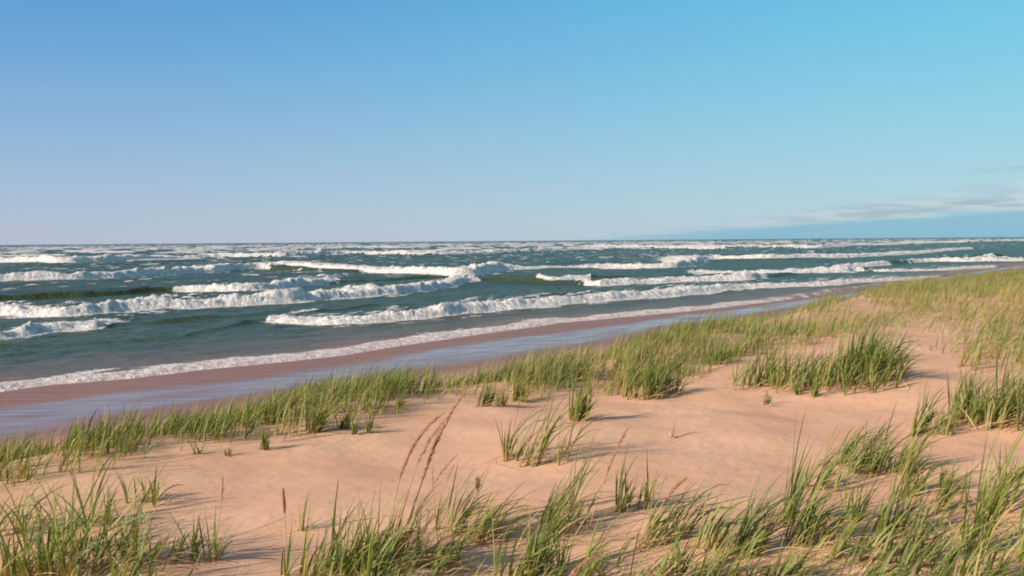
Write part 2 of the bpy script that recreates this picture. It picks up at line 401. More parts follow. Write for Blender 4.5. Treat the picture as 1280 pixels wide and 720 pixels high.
me = mesh_np('lake_water', V[used], remap[Fc], M_WATER, {'foam': att})
o = link('lake_water', me); o['kind'] = 'structure'; o['label'] = 'dark teal lake with rows of white breakers'

# ------------------------------------------------------------------ grass
WIND = math.radians(8)     # blades lean this way (from +x towards the lake)
def blades(P, L, W, az, th0, th1, dry, g, K=5, curl=1.4):
    n = len(P)
    u = np.linspace(0, 1, K+1)
    thm = th0[:, None]+(th1-th0)[:, None]*(u[None, :]**curl)
    seg = L[:, None]/K
    mid = 0.5*(thm[:, 1:]+thm[:, :-1])
    hx = np.concatenate([np.zeros((n, 1)), np.cumsum(np.sin(mid)*seg, 1)], 1)
    hz = np.concatenate([np.zeros((n, 1)), np.cumsum(np.cos(mid)*seg, 1)], 1)
    ca = np.cos(az)[:, None]; sa = np.sin(az)[:, None]
    px = P[:, 0:1]+hx*ca; py = P[:, 1:2]+hx*sa; pz = P[:, 2:3]+hz
    tw = g.uniform(-1.1, 1.1, n)[:, None]+g.uniform(-.8, .8, n)[:, None]*u[None, :]
    # across vector: sideways blended with the in-plane normal by the twist
    sx = -sa*np.cos(tw)+ca*np.cos(thm)*np.sin(tw); sy = ca*np.cos(tw)+sa*np.cos(thm)*np.sin(tw); sz = -np.sin(thm)*np.sin(tw)
    ww = 0.5*W[:, None]*np.clip(1.02-u[None, :]**2.2, 0.04, 1)*(0.72+0.28*np.minimum(u*4, 1))[None, :]
    A = np.stack([px+sx*ww, py+sy*ww, pz+sz*ww], -1); B = np.stack([px-sx*ww, py-sy*ww, pz-sz*ww], -1)
    V = np.stack([A, B], 2).reshape(n, -1, 3)        # n, (K+1)*2
    b = np.arange(K)*2
    f = np.stack([b, b+1, b+3, b+2], -1)
    Fq = (f[None]+(np.arange(n)*(K+1)*2)[:, None, None]).reshape(-1, 4)
    r = g.uniform(0, 1, n)
    at_ = np.stack([np.repeat(np.broadcast_to(u, (n, K+1))[:, :, None], 2, 2).reshape(n, -1),
                    np.broadcast_to(r[:, None], (n, (K+1)*2)), np.broadcast_to(dry[:, None], (n, (K+1)*2))], -1)
    return V.reshape(-1, 3), Fq, at_.reshape(-1, 3)
def join(parts):
    V = []; Fq = []; A = []; k = 0
    for v, f, a in parts:
        V.append(v); Fq.append(f+k); A.append(a); k += len(v)
    return np.concatenate(V), np.concatenate(Fq), np.concatenate(A)

def shoots(bx, by, hgt, g, lean=.5, spread=1.0, leaves=(3, 6), dry=.1, wid=.009, K=5, origin=(0, 0, 0)):
    """each shoot sends up a fan of leaves, bent over by the wind"""
    m = g.integers(leaves[0], leaves[1]+1, len(bx))
    i = np.repeat(np.arange(len(bx)), m)
    n = len(i)
    x = bx[i]+g.normal(0, .006, n); y = by[i]+g.normal(0, .006, n)
    z = ground_z(x, y)-.015
    L = hgt[i]*g.uniform(.62, 1.18, n)
    own = g.uniform(0, 2*math.pi, n); lean = lean*g.uniform(.55, 1.35, len(bx))[i]
    wx = np.cos(WIND)*lean*1.5+np.cos(own)*spread*.75; wy = np.sin(WIND)*lean*1.5+np.sin(own)*spread*.75
    az = np.arctan2(wy, wx); mag = np.clip(np.hypot(wx, wy), 0, 1.8)
    th0 = np.abs(g.normal(.08, .08, n))+.20*mag*g.uniform(.4, 1.1, n)
    th1 = th0+mag*g.uniform(.3, 1.6, n)
    th1 = np.minimum(th1, 2.1)
    long = g.uniform(0, 1, n) > .85
    th1 = np.where(long, th0+mag*.2, th1)
    W = wid*g.uniform(.6, 1.25, n)
    dry = dry[i] if isinstance(dry, np.ndarray) else dry
    d = np.clip(np.where(g.uniform(0, 1, n) < dry, g.uniform(.5, 1, n), g.uniform(0, .18, n)), 0, 1)
    return blades(np.stack([x, y, z], -1)-np.array(origin), L, W, az, th0, th1, d, g, K)

def litter_blades(cx, cy, rad, n, L0, g, wid=.006, origin=(0, 0, 0)):
    x = cx+g.normal(0, rad, n); y = cy+g.normal(0, rad*.7, n)
    z = ground_z(x, y)
    L = L0*g.uniform(.5, 1.1, n)
    az = WIND+g.normal(0, .9, n)
    th0 = g.uniform(.7, 1.35, n); th1 = g.uniform(1.35, 1.6, n)
    return blades(np.stack([x, y, z], -1)-np.array(origin), L, wid*g.uniform(.5, 1.1, n), az, th0, th1, np.ones(n), g, 4)

n_tuft = [0]
def tuft(px, py, hp, wp, ns, label, lean=.55, spread=.7, dry=.10, leaves=(3, 6), lit=.2, name='grass_tuft', cat='grass tuft', group='grass tufts scattered over the sand', wid=None, depth=.7):
    x, y, z = at(px, py)
    n_tuft[0] += 1
    g = np.random.default_rng(1000+n_tuft[0]*17)
    dist = math.hypot(x, y)
    h = hp*dist/F*(1.32 if py > 575 else 1.0); rad = wp*dist/F
    root = bpy.data.objects.new(name, None); C.objects.link(root)
    root.location = (x, y, z); root.empty_display_size = .1
    root['label'] = label; root['category'] = cat; root['group'] = group
    if py > 575: ns = max(3, int(ns*(.82 if px > 850 else .68))); rad *= 1.5; lean *= 1.15
    if px < 320 and py > 600: spread *= 1.4; leaves = (3, 6); h *= .85; ns = max(3, int(ns*.8))
    q = g.normal(0, .5, (ns, 2)); q = q/np.maximum(1, np.hypot(q[:, 0], q[:, 1])/1.1)[:, None]
    bx = x+q[:, 0]*rad; by = y+q[:, 1]*rad*depth
    hs = h*g.uniform(.42, 1.08, ns)
    w = wid or .0085+0.0006*min(dist, 14)
    v, f, a = shoots(bx, by, hs, g, lean, spread, leaves, dry, w, 6, (x, y, z))
    link('green_blades', mesh_np('green_blades', v, f, M_GREEN, {'b': a}), root)
    k = max(3, int(ns*len(range(3))*lit*3))
    v, f, a = litter_blades(x, y, rad*.5, k, h*.65, g, w*.7, (x, y, z))
    link('dry_blades', mesh_np('dry_blades', v, f, M_DRY, {'b': a}), root)
    return root

TU = [
 # px, py(base), height, half width, shoots, label, options
 (1022, 482, 60, 92, 120, 'broad dense bright green clump in the middle of the sand on the right', dict(lean=.5, spread=.75, leaves=(3, 6), depth=.75, dry=.14)),
 (1078, 474, 78, 40, 95, 'tall dark green right end of the broad clump, casting the longest shadow', dict(lean=.5, spread=.8, leaves=(3, 6), depth=.9, dry=.06)),
 (953, 482, 62, 20, 22, 'thin upright tuft at the left end of the broad clump', dict(lean=.2, spread=.45)),
 (1250, 530, 86, 54, 80, 'tall bright green clump cut by the right edge of the picture', dict(lean=.35, spread=.7, leaves=(3, 5), dry=.10)),
 (1207, 524, 68, 18, 18, 'upright tuft just left of the clump at the right edge', dict(lean=.15, spread=.4)),
 (1152, 545, 72, 20, 14, 'leaning tuft between the right edge clump and the foreground grass', dict(lean=.6)),
 (1185, 545, 40, 8, 3, 'few thin blades on the sand below the right edge clump', dict(lean=.3)),
 (672, 578, 82, 34, 20, 'lone wind bent tuft standing in the middle of the bare sand', dict(lean=.65, dry=.18)),
 (640, 577, 50, 6, 3, 'thin yellowish blades at the left foot of the lone middle tuft', dict(lean=.1, dry=.4)),
 (724, 526, 66, 12, 24, 'narrow bright green tuft with yellow feet below the crest grass', dict(lean=.3, spread=.5)),
 (806, 497, 62, 26, 34, 'bushy tuft at the lower edge of the crest grass, right of the narrow bright one', dict(lean=.4, spread=.6)),
 (840, 548, 40, 3, 2, 'single short blade alone on the sand right of centre', dict(lean=.1, leaves=(2, 2))),
 (838, 492, 50, 16, 14, 'small tuft with dark feet where the crest grass meets the sand', dict(lean=.4)),
 (958, 507, 36, 5, 4, 'little yellow footed sprig in front of the broad clump', dict(lean=.15, dry=.3)),
 (997, 494, 26, 5, 4, 'short sprig at the foot of the broad clump', dict(lean=.15)),
 (1018, 496, 34, 6, 5, 'dark footed sprig under the middle of the broad clump', dict(lean=.2)),
 (893, 455, 34, 12, 10, 'small pale tuft left of the broad clump', dict(lean=.3, dry=.3)),
 (462, 541, 38, 7, 5, 'small forked sprig on the sand left of centre', dict(lean=.3, leaves=(2, 4))),
 (443, 543, 26, 6, 4, 'faint low sprig beside the small forked one', dict(lean=.2, dry=.35)),
 (392, 540, 52, 14, 20, 'bright green tuft with yellow feet in front of the crest grass on the left', dict(lean=.3, spread=.55)),
 (430, 536, 34, 14, 10, 'low tuft at the edge of the crest grass, right of the bright one', dict(lean=.35)),
 (500, 512, 22, 5, 4, 'tiny dry sprig under the crest grass', dict(lean=.5, dry=.4)),
 (608, 508, 46, 20, 16, 'sparse upright tuft at the edge of the crest grass near the centre', dict(lean=.25, dry=.3)),
 (648, 502, 44, 10, 10, 'sparse dry tuft right of the upright one at the crest edge', dict(lean=.35, dry=.4)),
 (245, 568, 34, 4, 3, 'slim dark sprig below the crest grass on the left', dict(lean=.1, leaves=(2, 3))),
 (283, 570, 26, 5, 4, 'slim green sprig right of the dark one below the crest grass', dict(lean=.2, leaves=(2, 3))),
 (330, 562, 40, 9, 7, 'sprig rising from the left end of the bare sand', dict(lean=.3)),
 # left foreground
 (187, 628, 52, 16, 15, 'small bushy tuft behind the left foreground grass', dict(lean=.4, spread=.9)),
 (130, 655, 84, 20, 12, 'loose tuft with long blades behind the dense left corner grass', dict(lean=.45, spread=.9)),
 (20, 668, 76, 30, 14, 'spreading tuft at the left edge above the corner', dict(lean=.4, spread=1.0)),
 (75, 690, 100, 26, 18, 'wide open tuft in the left foreground grass', dict(lean=.4, spread=1.0)),
 (30, 722, 100, 38, 40, 'dense dark tuft filling the bottom left corner', dict(lean=.35, spread=1.0, dry=.04)),
 (105, 722, 108, 28, 32, 'dense dark tuft right of the one in the bottom left corner', dict(lean=.35, spread=.95, dry=.04)),
 (165, 700, 112, 24, 18, 'tall tuft with a dark upright stem in the left foreground', dict(lean=.35, spread=.9)),
 (150, 742, 90, 26, 16, 'tuft whose foot lies below the picture, left of the bare patch', dict(lean=.5, spread=1.0)),
 (212, 706, 74, 16, 12, 'tuft with arching blades between the tall left one and the stalk tuft', dict(lean=.45, spread=1.0)),
 (236, 700, 66, 12, 8, 'low fan of blades left of the tuft with the thin stalk', dict(lean=.45, spread=.9)),
 (266, 702, 74, 11, 8, 'sprig with one thin dark stalk at the right end of the left grass', dict(lean=.4, spread=.8)),
 # bottom centre
 (376, 662, 46, 5, 3, 'faint pair of blades on the sand behind the brown topped stalk', dict(lean=.15, leaves=(2, 2), dry=.3)),
 (358, 722, 66, 8, 4, 'curved dark blades around the foot of the brown topped stalk', dict(lean=.1, leaves=(2, 3))),
 (415, 726, 82, 26, 26, 'green tuft at the bottom edge right of the brown topped stalk', dict(lean=.45, spread=.8)),
 (448, 716, 90, 22, 22, 'bushy tuft left of the red seed stalks', dict(lean=.45, spread=.8, dry=.15)),
 (495, 704, 88, 28, 28, 'dry mixed tuft at the foot of the red seed stalks', dict(lean=.5, spread=.8, dry=.6, lit=.6)),
 (480, 745, 84, 36, 30, 'green tuft along the bottom edge under the red seed stalks', dict(lean=.4, spread=.9)),
 (562, 664, 78, 16, 14, 'dark tuft leaning right, just right of the red seed stalks', dict(lean=.65, spread=.5)),
 (600, 676, 82, 24, 22, 'wind swept tuft between the seed stalks and the centre grass', dict(lean=.8, spread=.5, dry=.2, lit=.5)),
 (556, 712, 64, 22, 16, 'low bent tuft near the bottom edge left of centre', dict(lean=.7, spread=.7, dry=.3, lit=.6)),
 (640, 736, 78, 18, 16, 'upright green tuft at the bottom edge at the centre', dict(lean=.4, spread=.8)),
 (672, 722, 82, 20, 26, 'bright green tuft right of the bottom centre', dict(lean=.35, spread=.8, dry=.05)),
 (690, 668, 76, 22, 16, 'tuft with upright blades at the centre above the bright one', dict(lean=.6, spread=.6, dry=.2, lit=.4)),
 (705, 655, 86, 16, 12, 'slim tuft with broad pale tip left of the long red stalk', dict(lean=.6, spread=.5)),
 (735, 740, 70, 28, 16, 'low tuft on the bottom edge under the long red stalk', dict(lean=.6, spread=.8, dry=.25, lit=.6)),
 (775, 640, 92, 9, 8, 'narrow tuft with tall vertical blades right of the long red stalk', dict(lean=.2, spread=.5)),
 (800, 635, 60, 12, 8, 'yellow footed tuft right of the narrow vertical one', dict(lean=.5, spread=.8)),
 (812, 682, 88, 18, 16, 'leaning tuft with dark tips right of centre', dict(lean=.7, spread=.5)),
 (838, 672, 84, 14, 10, 'thin leaning tuft beside the one with dark tips', dict(lean=.75, spread=.5)),
 (842, 730, 66, 26, 20, 'low green tuft at the bottom right of centre', dict(lean=.6, spread=.9, lit=.5)),
 # bottom right
 (890, 684, 90, 12, 9, 'dark edged tuft at the left of the right foreground grass', dict(lean=.6, spread=.4)),
 (925, 692, 90, 22, 20, 'tuft of parallel leaning blades in the right foreground', dict(lean=.7, spread=.4)),
 (905, 738, 64, 26, 16, 'low bent tuft at the bottom edge below the parallel blades', dict(lean=.9, spread=.6, lit=.5)),
 (982, 655, 98, 11, 10, 'tall bright tuft with the highest upright blade of the right foreground', dict(lean=.35, spread=.4)),
 (1005, 678, 92, 22, 22, 'dense leaning tuft right of the tall bright one', dict(lean=.8, spread=.4)),
 (980, 735, 70, 26, 20, 'low tuft at the bottom edge below the dense leaning one', dict(lean=.9, spread=.6, lit=.5)),
 (1022, 612, 68, 15, 12, 'small arching tuft at the back left of the right foreground grass', dict(lean=.75, spread=.4)),
 (1050, 582, 60, 12, 12, 'arching tuft farthest back in the right foreground grass', dict(lean=.75, spread=.4)),
 (1078, 592, 66, 20, 24, 'bushy green tuft in the upper row of the right foreground', dict(lean=.7, spread=.5)),
 (1112, 590, 66, 18, 18, 'tuft with dark bent tips at the right of the upper row', dict(lean=.75, spread=.5)),
 (1130, 620, 62, 16, 14, 'dark feet tuft below the upper row of the right foreground', dict(lean=.7, spread=.6, dry=.2)),
 (1072, 652, 76, 12, 8, 'narrow upright tuft below the bushy upper row', dict(lean=.3, spread=.6)),
 (1108, 668, 86, 18, 16, 'tuft with a dark foot at the middle of the right foreground', dict(lean=.6, spread=.6)),
 (1060, 700, 72, 26, 18, 'sweeping tuft with nearly flat blades in the right foreground', dict(lean=1.0, spread=.5, lit=.5)),
 (1128, 706, 92, 18, 18, 'dark stemmed tuft leaning to the right near the bottom edge', dict(lean=.75, spread=.4)),
 (1085, 740, 68, 26, 18, 'low green tuft on the bottom edge under the sweeping blades', dict(lean=.9, spread=.6, lit=.5)),
 (1178, 616, 54, 10, 7, 'small leaning tuft in front of the right edge clump', dict(lean=.6, spread=.5)),
 (1172, 640, 62, 14, 8, 'loose tuft with one long horizontal blade on the right', dict(lean=.9, spread=.5)),
 (1216, 690, 104, 15, 14, 'tall fan shaped tuft near the bottom right corner', dict(lean=.5, spread=.8)),
 (1240, 640, 90, 14, 8, 'tuft with a broad blue green blade near the right edge', dict(lean=.5, spread=.7, wid=.016)),
 (1262, 600, 60, 10, 6, 'yellow footed sprig at the right edge below the tall clump', dict(lean=.4, spread=.7, dry=.3)),
 (1180, 738, 78, 24, 16, 'tuft on the bottom edge left of the fan shaped one', dict(lean=.8, spread=.6, lit=.5)),
 (1290, 700, 90, 20, 12, 'tuft cut off by the right edge near the bottom corner', dict(lean=.7, spread=.7)),
 (1245, 745, 66, 26, 14, 'low sweeping tuft in the bottom right corner', dict(lean=.9, spread=.6, lit=.6)),
]
for q in TU:
    tuft(*q[:5], label=q[5], **q[6])

# ---- grass that no one could count: the dense belt along the crest and the thin cover on the far slope
LOWX = [-400, -60, 0, 60, 110, 200, 300, 390, 470, 560, 640, 700, 780, 850, 900, 935, 1000, 1060, 1110, 1150, 1200, 1400]
LOWY = [700, 632, 618, 604, 588, 568, 558, 540, 520, 506, 502, 500, 500, 490, 466, 450, 440, 430, 415, 440, 472, 480]
SANDP = [(985, 402, 60, 14), (1150, 448, 30, 30), (1075, 392, 50, 12), (1135, 470, 30, 30), (905, 430, 22, 8), (1150, 420, 28, 14), (1060, 378, 40, 5), (770, 512, 60, 12)]
def grass_mask(x, y):
    z = ground_z(x, y); s, t = st(x, y)
    px, py, d = project(np.stack([x, y, z], -1))
    low = np.interp(px, LOWX, LOWY)+10*fbm(x/1.1, y/1.1, 2)
    m = np.maximum(sst(-6, 12, low-py)*np.clip(.25+sst(0, 30, low-py), 0, 1), sst(-.7, -.2, t-t_cr(s)))
    for (a, b, c, e) in SANDP:
        m = m*(1-0.93*np.exp(-(((px-a)/c)**2+((py-b)/e)**2)**1.5))
    return m, px, py, z, t-t_cr(s)
def scatter(n, rmin, rmax, amin, amax, g):
    r = np.sqrt(g.uniform(rmin**2, rmax**2, n)); a = np.radians(g.uniform(amin, amax, n))
    return r*np.sin(a), r*np.cos(a)
g = np.random.default_rng(99)
# belt
bands = []
ss = g.uniform(0, 1, 400000)**1.35*60-2; tl = t_cr(ss)+g.uniform(-3.2, 5.0, len(ss))
x = ss*U[0]+tl*N[0]; y = ss*U[1]+tl*N[1]
kk_ = (y > 3.5); x = x[kk_]; y = y[kk_]
m, px, py, z, dt = grass_mask(x, y)
clump = sst(-.35, .35, fbm(x/.8+9, y/.8, 3))
belt = sst(-3.1, -1.4, dt)*(1-sst(3.0, 4.6, dt))
far_ = sst(13, 22, np.hypot(x, y))
dens = m*belt*(.18+.82*clump)*np.where(dt > 1.5, .5, 1)*(1-far_*.65*(dt < .3))
k = (g.uniform(0, 1, len(x)) < dens*.30)&(px > -250)&(px < 1500)
x, y, dd = x[k], y[k], dt[k]; dist = np.hypot(x, y)
hs = (.33+.05*sst(7, 12, dist)+.05*sst(14, 30, dist))*g.uniform(.55, 1.15, len(x))*(.95+.5*fbm(x/1.1, y/1.1, 2))*np.where(dd < -1.3, .75, 1)
print('belt shoots', len(x))
v, f, a = shoots(x, y, hs, g, .5, .6, (2, 4), np.clip(.18+.5*fbm(x/1.9+31, y/1.9, 3), .05, .7), .0105, 3)
o = link('crest_grass', mesh_np('crest_grass', v, f, M_GREEN, {'b': a})); o['kind'] = 'stuff'
o['label'] = 'dense belt of green grass along the dune crest'; o['category'] = 'grass'
# far slope and dune top behind the clumps
x, y = scatter(260000, 11, 95, 2, 40, g)
m, px, py, z, dt = grass_mask(x, y)
patch = np.clip(sst(-.1, .35, fbm(x/2.6+4, y/2.6+8, 3))+.7*sst(1165, 1215, px), 0, 1); tuf = sst(-.05, .4, fbm(x/.55, y/.55+3, 2))
dist = np.hypot(x, y)
dens = m*(dt < 2.5)*(1-sst(-2.0, -1.0, dt)*.8)*(.42+.58*patch)*(.12+.88*tuf)
k = g.uniform(0, 1, len(x)) < dens*.95
x, y, pt = x[k], y[k], patch[k]; dist = dist[k]
hs = (.30+.16*pt)*g.uniform(.55, 1.15, len(x))
print('slope shoots', len(x))
v, f, a = shoots(x, y, hs, g, .6, .5, (2, 4), np.clip(.46-.9*fbm(x/3.3+11, y/3.3, 3), .10, .88), .011, 3)
o = link('dune_grass', mesh_np('dune_grass', v, f, M_GREEN, {'b': a})); o['kind'] = 'stuff'
o['label'] = 'thin tan and green grass covering the far dune top'; o['category'] = 'grass'
# fallen dry stalks lying in the grass
x, y = scatter(90000, 5, 40, -40, 34, g)
m, px, py, z, dt = grass_mask(x, y)
k = g.uniform(0, 1, len(x)) < m*(dt < 1.5)*(dt > -9)*.28
x, y = x[k], y[k]; n = len(x)
v, f, a = blades(np.stack([x, y, ground_z(x, y)], -1), g.uniform(.12, .34, n), g.uniform(.005, .010, n), WIND+g.normal(0, .9, n), g.uniform(.3, 1.3, n), g.uniform(1.2, 1.6, n), np.ones(n), g, 3)
o = link('dead_grass', mesh_np('dead_grass', v, f, M_DRY, {'b': a})); o['kind'] = 'stuff'
o['label'] = 'dead tan blades lying among the crest grass'; o['category'] = 'grass'
# short stray blades and crumbs of litter between the foreground tufts
x, y = scatter(26000, 4.0, 8.5, -34, 36, g)
px, py, dd = project(np.stack([x, y, ground_z(x, y)], -1))
lo = np.interp(px, [-100, 0, 180, 300, 340, 420, 560, 700, 860, 980, 1100, 1300], [600, 610, 660, 740, 740, 690, 665, 650, 660, 640, 600, 590])
den = sst(0, 40, py-lo)*sst(-.25, .35, fbm(x/.5, y/.5, 3))
k = g.uniform(0, 1, len(x)) < den*.14
x, y = x[k], y[k]; n = len(x)
print('stray', n)
v1 = blades(np.stack([x, y, ground_z(x, y)-.01], -1), g.uniform(.10, .42, n), g.uniform(.005, .010, n), WIND+g.normal(0, .5, n), g.uniform(.2, .9, n), g.uniform(.9, 1.65, n), g.uniform(0, 1, n)**1.5, g, 4)
x, y = scatter(9000, 4.0, 8.5, -34, 36, g)
px, py, dd = project(np.stack([x, y, ground_z(x, y)], -1))
den = sst(0, 50, py-np.interp(px, [-100, 300, 345, 420, 560, 700, 860, 980, 1100, 1300], [760, 760, 740, 700, 672, 660, 660, 630, 600, 600]))*sst(-.3, .3, fbm(x/.45+3, y/.45, 3))
k = g.uniform(0, 1, len(x)) < den*.10
x, y = x[k], y[k]; n = len(x)
v2 = shoots(x, y, g.uniform(.22, .46, n), g, 1.0, .5, (2, 5), .16, .010, 6)
v1 = join([v1, v2])
o = link('stray_grass', mesh_np('stray_grass', *v1[:2], M_GREEN, {'b': v1[2]})); o['kind'] = 'stuff'
o['label'] = 'short stray blades on the sand between the foreground tufts'; o['category'] = 'grass'

# crumbs of stem, bark and shell on the sand
x, y = scatter(2600, 3.6, 30, -36, 36, g)
s_, t_ = st(x, y); kk_ = (t_ < t_cr(s_)+1)&(fbm(x/2.2, y/2.2+50, 2) > -.15); x = x[kk_]; y = y[kk_]; n = len(x)
v1 = blades(np.stack([x, y, ground_z(x, y)+.003], -1), g.uniform(.015, .075, n), g.uniform(.003, .008, n), g.uniform(0, 6.28, n), g.uniform(1.3, 1.5, n), g.uniform(1.5, 1.62, n), np.ones(n), g, 2)
o = link('plant_litter', mesh_np('plant_litter', *v1[:2], M_BITS, {'b': v1[2]})); o['kind'] = 'stuff'
o['label'] = 'small brown crumbs of stem scattered on the sand'; o['category'] = 'litter'

# ------------------------------------------------------------------ seed stalks
def tube(P, rad, ns=6):
    P = np.asarray(P, float); n = len(P)
    T = np.gradient(P, axis=0); T /= np.linalg.norm(T, axis=1)[:, None]
    a = np.cross(T, [0.1, 1, 0.05]); a /= np.linalg.norm(a, axis=1)[:, None]; b = np.cross(T, a)
    ang = np.linspace(0, 2*math.pi, ns, endpoint=False)
    V = P[:, None]+rad[:, None, None]*(np.cos(ang)[None, :, None]*a[:, None]+np.sin(ang)[None, :, None]*b[:, None])
    Fq = []
    for i in range(n-1):
        for j in range(ns):
            Fq.append((i*ns+j, i*ns+(j+1) % ns, (i+1)*ns+(j+1) % ns, (i+1)*ns+j))
    return V.reshape(-1, 3), np.array(Fq)
def spikelets(P, n, L, r0, g, spread=.35):
    if spread == .35: n = int(n*1.7); L = L*1.2; r0 = r0*.48; spread = .42
    """small grains set close round the upper stalk"""
    P = np.asarray(P, float); T = np.gradient(P, axis=0); T /= np.linalg.norm(T, axis=1)[:, None]
    Vs = []; Fs = []; k = 0
    for q in range(n):
        u = (q+g.uniform(0, 1))/n; i = u*(len(P)-1); i0 = min(int(i), len(P)-2); fr = i-i0
        c = P[i0]*(1-fr)+P[i0+1]*fr; t = T[i0]
        d = g.normal(0, 1, 3); d -= d.dot(t)*t; d /= np.linalg.norm(d)
        ax = t+d*spread*g.uniform(.5, 1.3); ax /= np.linalg.norm(ax)
        s = np.cross(ax, d); s /= np.linalg.norm(s); s2 = np.cross(ax, s)
        env = math.sin(math.pi*min(1, .12+.88*u))**.5
        l = L*g.uniform(.7, 1.2)*(.5+.5*env); w = r0*g.uniform(.7, 1.2)*env
        a = c; m = c+ax*l*.45; b = c+ax*l
        ring = [m+s*w, m+s2*w, m-s*w, m-s2*w]
        Vs += [a]+ring+[b]
        for j in range(4):
            Fs.append((k, k+1+j, k+1+(j+1) % 4)); Fs.append((k+5, k+1+(j+1) % 4, k+1+j))
        k += 6
    return np.array(Vs), np.array(Fs)
def stalk(base, ctrl, label, head=.45, L=.022, r=.004, n=120, rs=.0042, cat='seed stalk', name='seed_stalk', mat=None, sp=.35, dy=.0, group='reddish seed stalks in the foreground'):
    """base pixel on the ground; ctrl: pixels the stalk passes, at the depth of its base (leaning by dy)"""
    x, y, z = at(*base)
    g = np.random.default_rng(int(base[0]*7+base[1]))
    pts = [np.array([x, y, z])]
    for i, (cx, cy) in enumerate(ctrl):
        d = ray(cx, cy); yy = y+dy*(i+1)/len(ctrl); k = yy/d[1]
        pts.append(np.array([0, 0, H])+d*k)
    pts = np.array(pts)
    cum = np.r_[0, np.cumsum(np.linalg.norm(np.diff(pts, axis=0), axis=1))]
    # smooth path
    tt = np.linspace(0, cum[-1], 28)
    deg = min(len(pts)-1, 3)
    P = np.stack([np.polyval(np.polyfit(cum, pts[:, i], deg), tt) for i in range(3)], -1)
    P[0] = pts[0]-np.array([0, 0, .01])
    root = bpy.data.objects.new(name, None); C.objects.link(root); root.location = (x, y, z)
    root['label'] = label; root['category'] = cat; root['group'] = group
    P = P-np.array([x, y, z])
    v, f = tube(P, np.linspace(rs, rs*.45, len(P)))
    link('stem', mesh_np('stem', v, f, M_STEM), root)
    hp = P[int(len(P)*(1-head)):]
    v, f = spikelets(hp, n, L, r, g, sp)
    link('seed_head', mesh_np('seed_head', v, f, mat or M_SEED, tris=True, smooth=False), root)
    return root
stalk((487, 672), [(497, 610), (515, 560), (545, 525), (556, 515)], 'reddish seed stalk arching right, lowest of the group left of centre', .6, .034, .0045, 150, dy=.05)
stalk((492, 675), [(508, 622), (525, 572), (548, 535), (560, 520)], 'reddish seed stalk between the two longest ones left of centre', .45, .03, .004, 90, dy=.0)
stalk((505, 672), [(528, 600), (545, 555), (560, 522), (579, 494)], 'longest reddish seed stalk, reaching highest over the sand left of centre', .62, .034, .005, 170, dy=.0)
stalk((735, 668), [(748, 622), (765, 575), (785, 535)], 'long pink brown seed stalk leaning right at the centre', .5, .03, .004, 110, dy=.05)
stalk((800, 690), [(815, 655), (835, 620), (858, 598)], 'pale pink brown seed stalk near the bottom right of centre', .4, .03, .004, 80, dy=.05)
stalk((700, 745), [(712, 720), (728, 705), (750, 694)], 'low reddish seed stalk at the bottom edge right of centre', .6, .03, .0045, 90)
stalk((498, 676), [(514, 640), (527, 600), (540, 562), (552, 530)], 'pale fine seed stalk inside the reddish group left of centre', .4, .026, .003, 60, .0028)
stalk((500, 680), [(520, 645), (538, 612), (556, 585), (572, 568)], 'lowest pale stalk on the right side of the reddish group left of centre', .4, .026, .003, 50, .0026)
stalk((358, 716), [(358, 680), (356, 640), (354, 612)], 'straight stalk with a short fat brown head left of the foreground centre', .30, .020, .0075, 150, .003, 'seed stalk', 'seed_stalk', M_CAT, .22)
stalk((268, 700), [(272, 665), (277, 628), (278, 592)], 'thin dark straight stalk rising from the sprig in the left grass', .35, .02, .0028, 50, .0028)
stalk((550, 700), [(545, 650), (541, 600), (540, 582)], 'thin pale stalk with a few grains right of the red seed stalks', .3, .02, .0025, 26, .0022)
stalk((556, 694), [(549, 655), (556, 610), (568, 580)], 'thin pale stalk bent right beside the straight pale one', .25, .02, .0025, 20, .002)
stalk((602, 660), [(598, 630), (597, 610), (597, 596)], 'small stalk with a fuzzy grey brown head left of the lone middle tuft', .3, .032, .0022, 90, .002, sp=1.1)

# ------------------------------------------------------------------ light and sky
EL = math.radians(27); AZL = math.radians(38)      # light travels towards +x, turned AZL to +y
dirv = Vector((math.cos(EL)*math.cos(AZL), math.cos(EL)*math.sin(AZL), -math.sin(EL)))
sd = bpy.data.lights.new('sun', 'SUN'); so = bpy.data.objects.new('sun', sd); C.objects.link(so)
so.rotation_euler = dirv.to_track_quat('-Z', 'Y').to_euler()
sd.energy = 4.9; sd.angle = math.radians(.55); sd.color = (1.0, 0.86, 0.70)

w = bpy.data.worlds.new('World'); scene.world = w; w.use_nodes = True
nt = w.node_tree; nt.nodes.clear()
def N_(ty, **k):
    x = nt.nodes.new(ty)
    for a, v in k.items(): setattr(x, a, v)
    return x
L_ = nt.links.new
out = N_('ShaderNodeOutputWorld'); bg = N_('ShaderNodeBackground'); L_(bg.outputs[0], out.inputs[0])
sky = N_('ShaderNodeTexSky', sky_type='NISHITA'); sky.sun_disc = False
sky.sun_elevation = EL
src = -dirv; sky.sun_rotation = math.atan2(src.x, src.y)
sky.air_density = 1.0; sky.dust_density = 0.4; sky.ozone_density = 2.0
tc = N_('ShaderNodeTexCoord'); sx = N_('ShaderNodeSeparateXYZ'); L_(tc.outputs['Generated'], sx.inputs[0])
def Mm(op, a, b=0.0, cl=False):
    x = N_('ShaderNodeMath', operation=op, use_clamp=cl)
    for i, q in enumerate((a, b)):
        if isinstance(q, bpy.types.NodeSocket): L_(q, x.inputs[i])
        else: x.inputs[i].default_value = q
    return x.outputs[0]
def lin(c):
    c = np.array(c)/255.0
    return tuple(np.where(c < .04045, c/12.92, ((c+.055)/1.055)**2.4))+(1,)
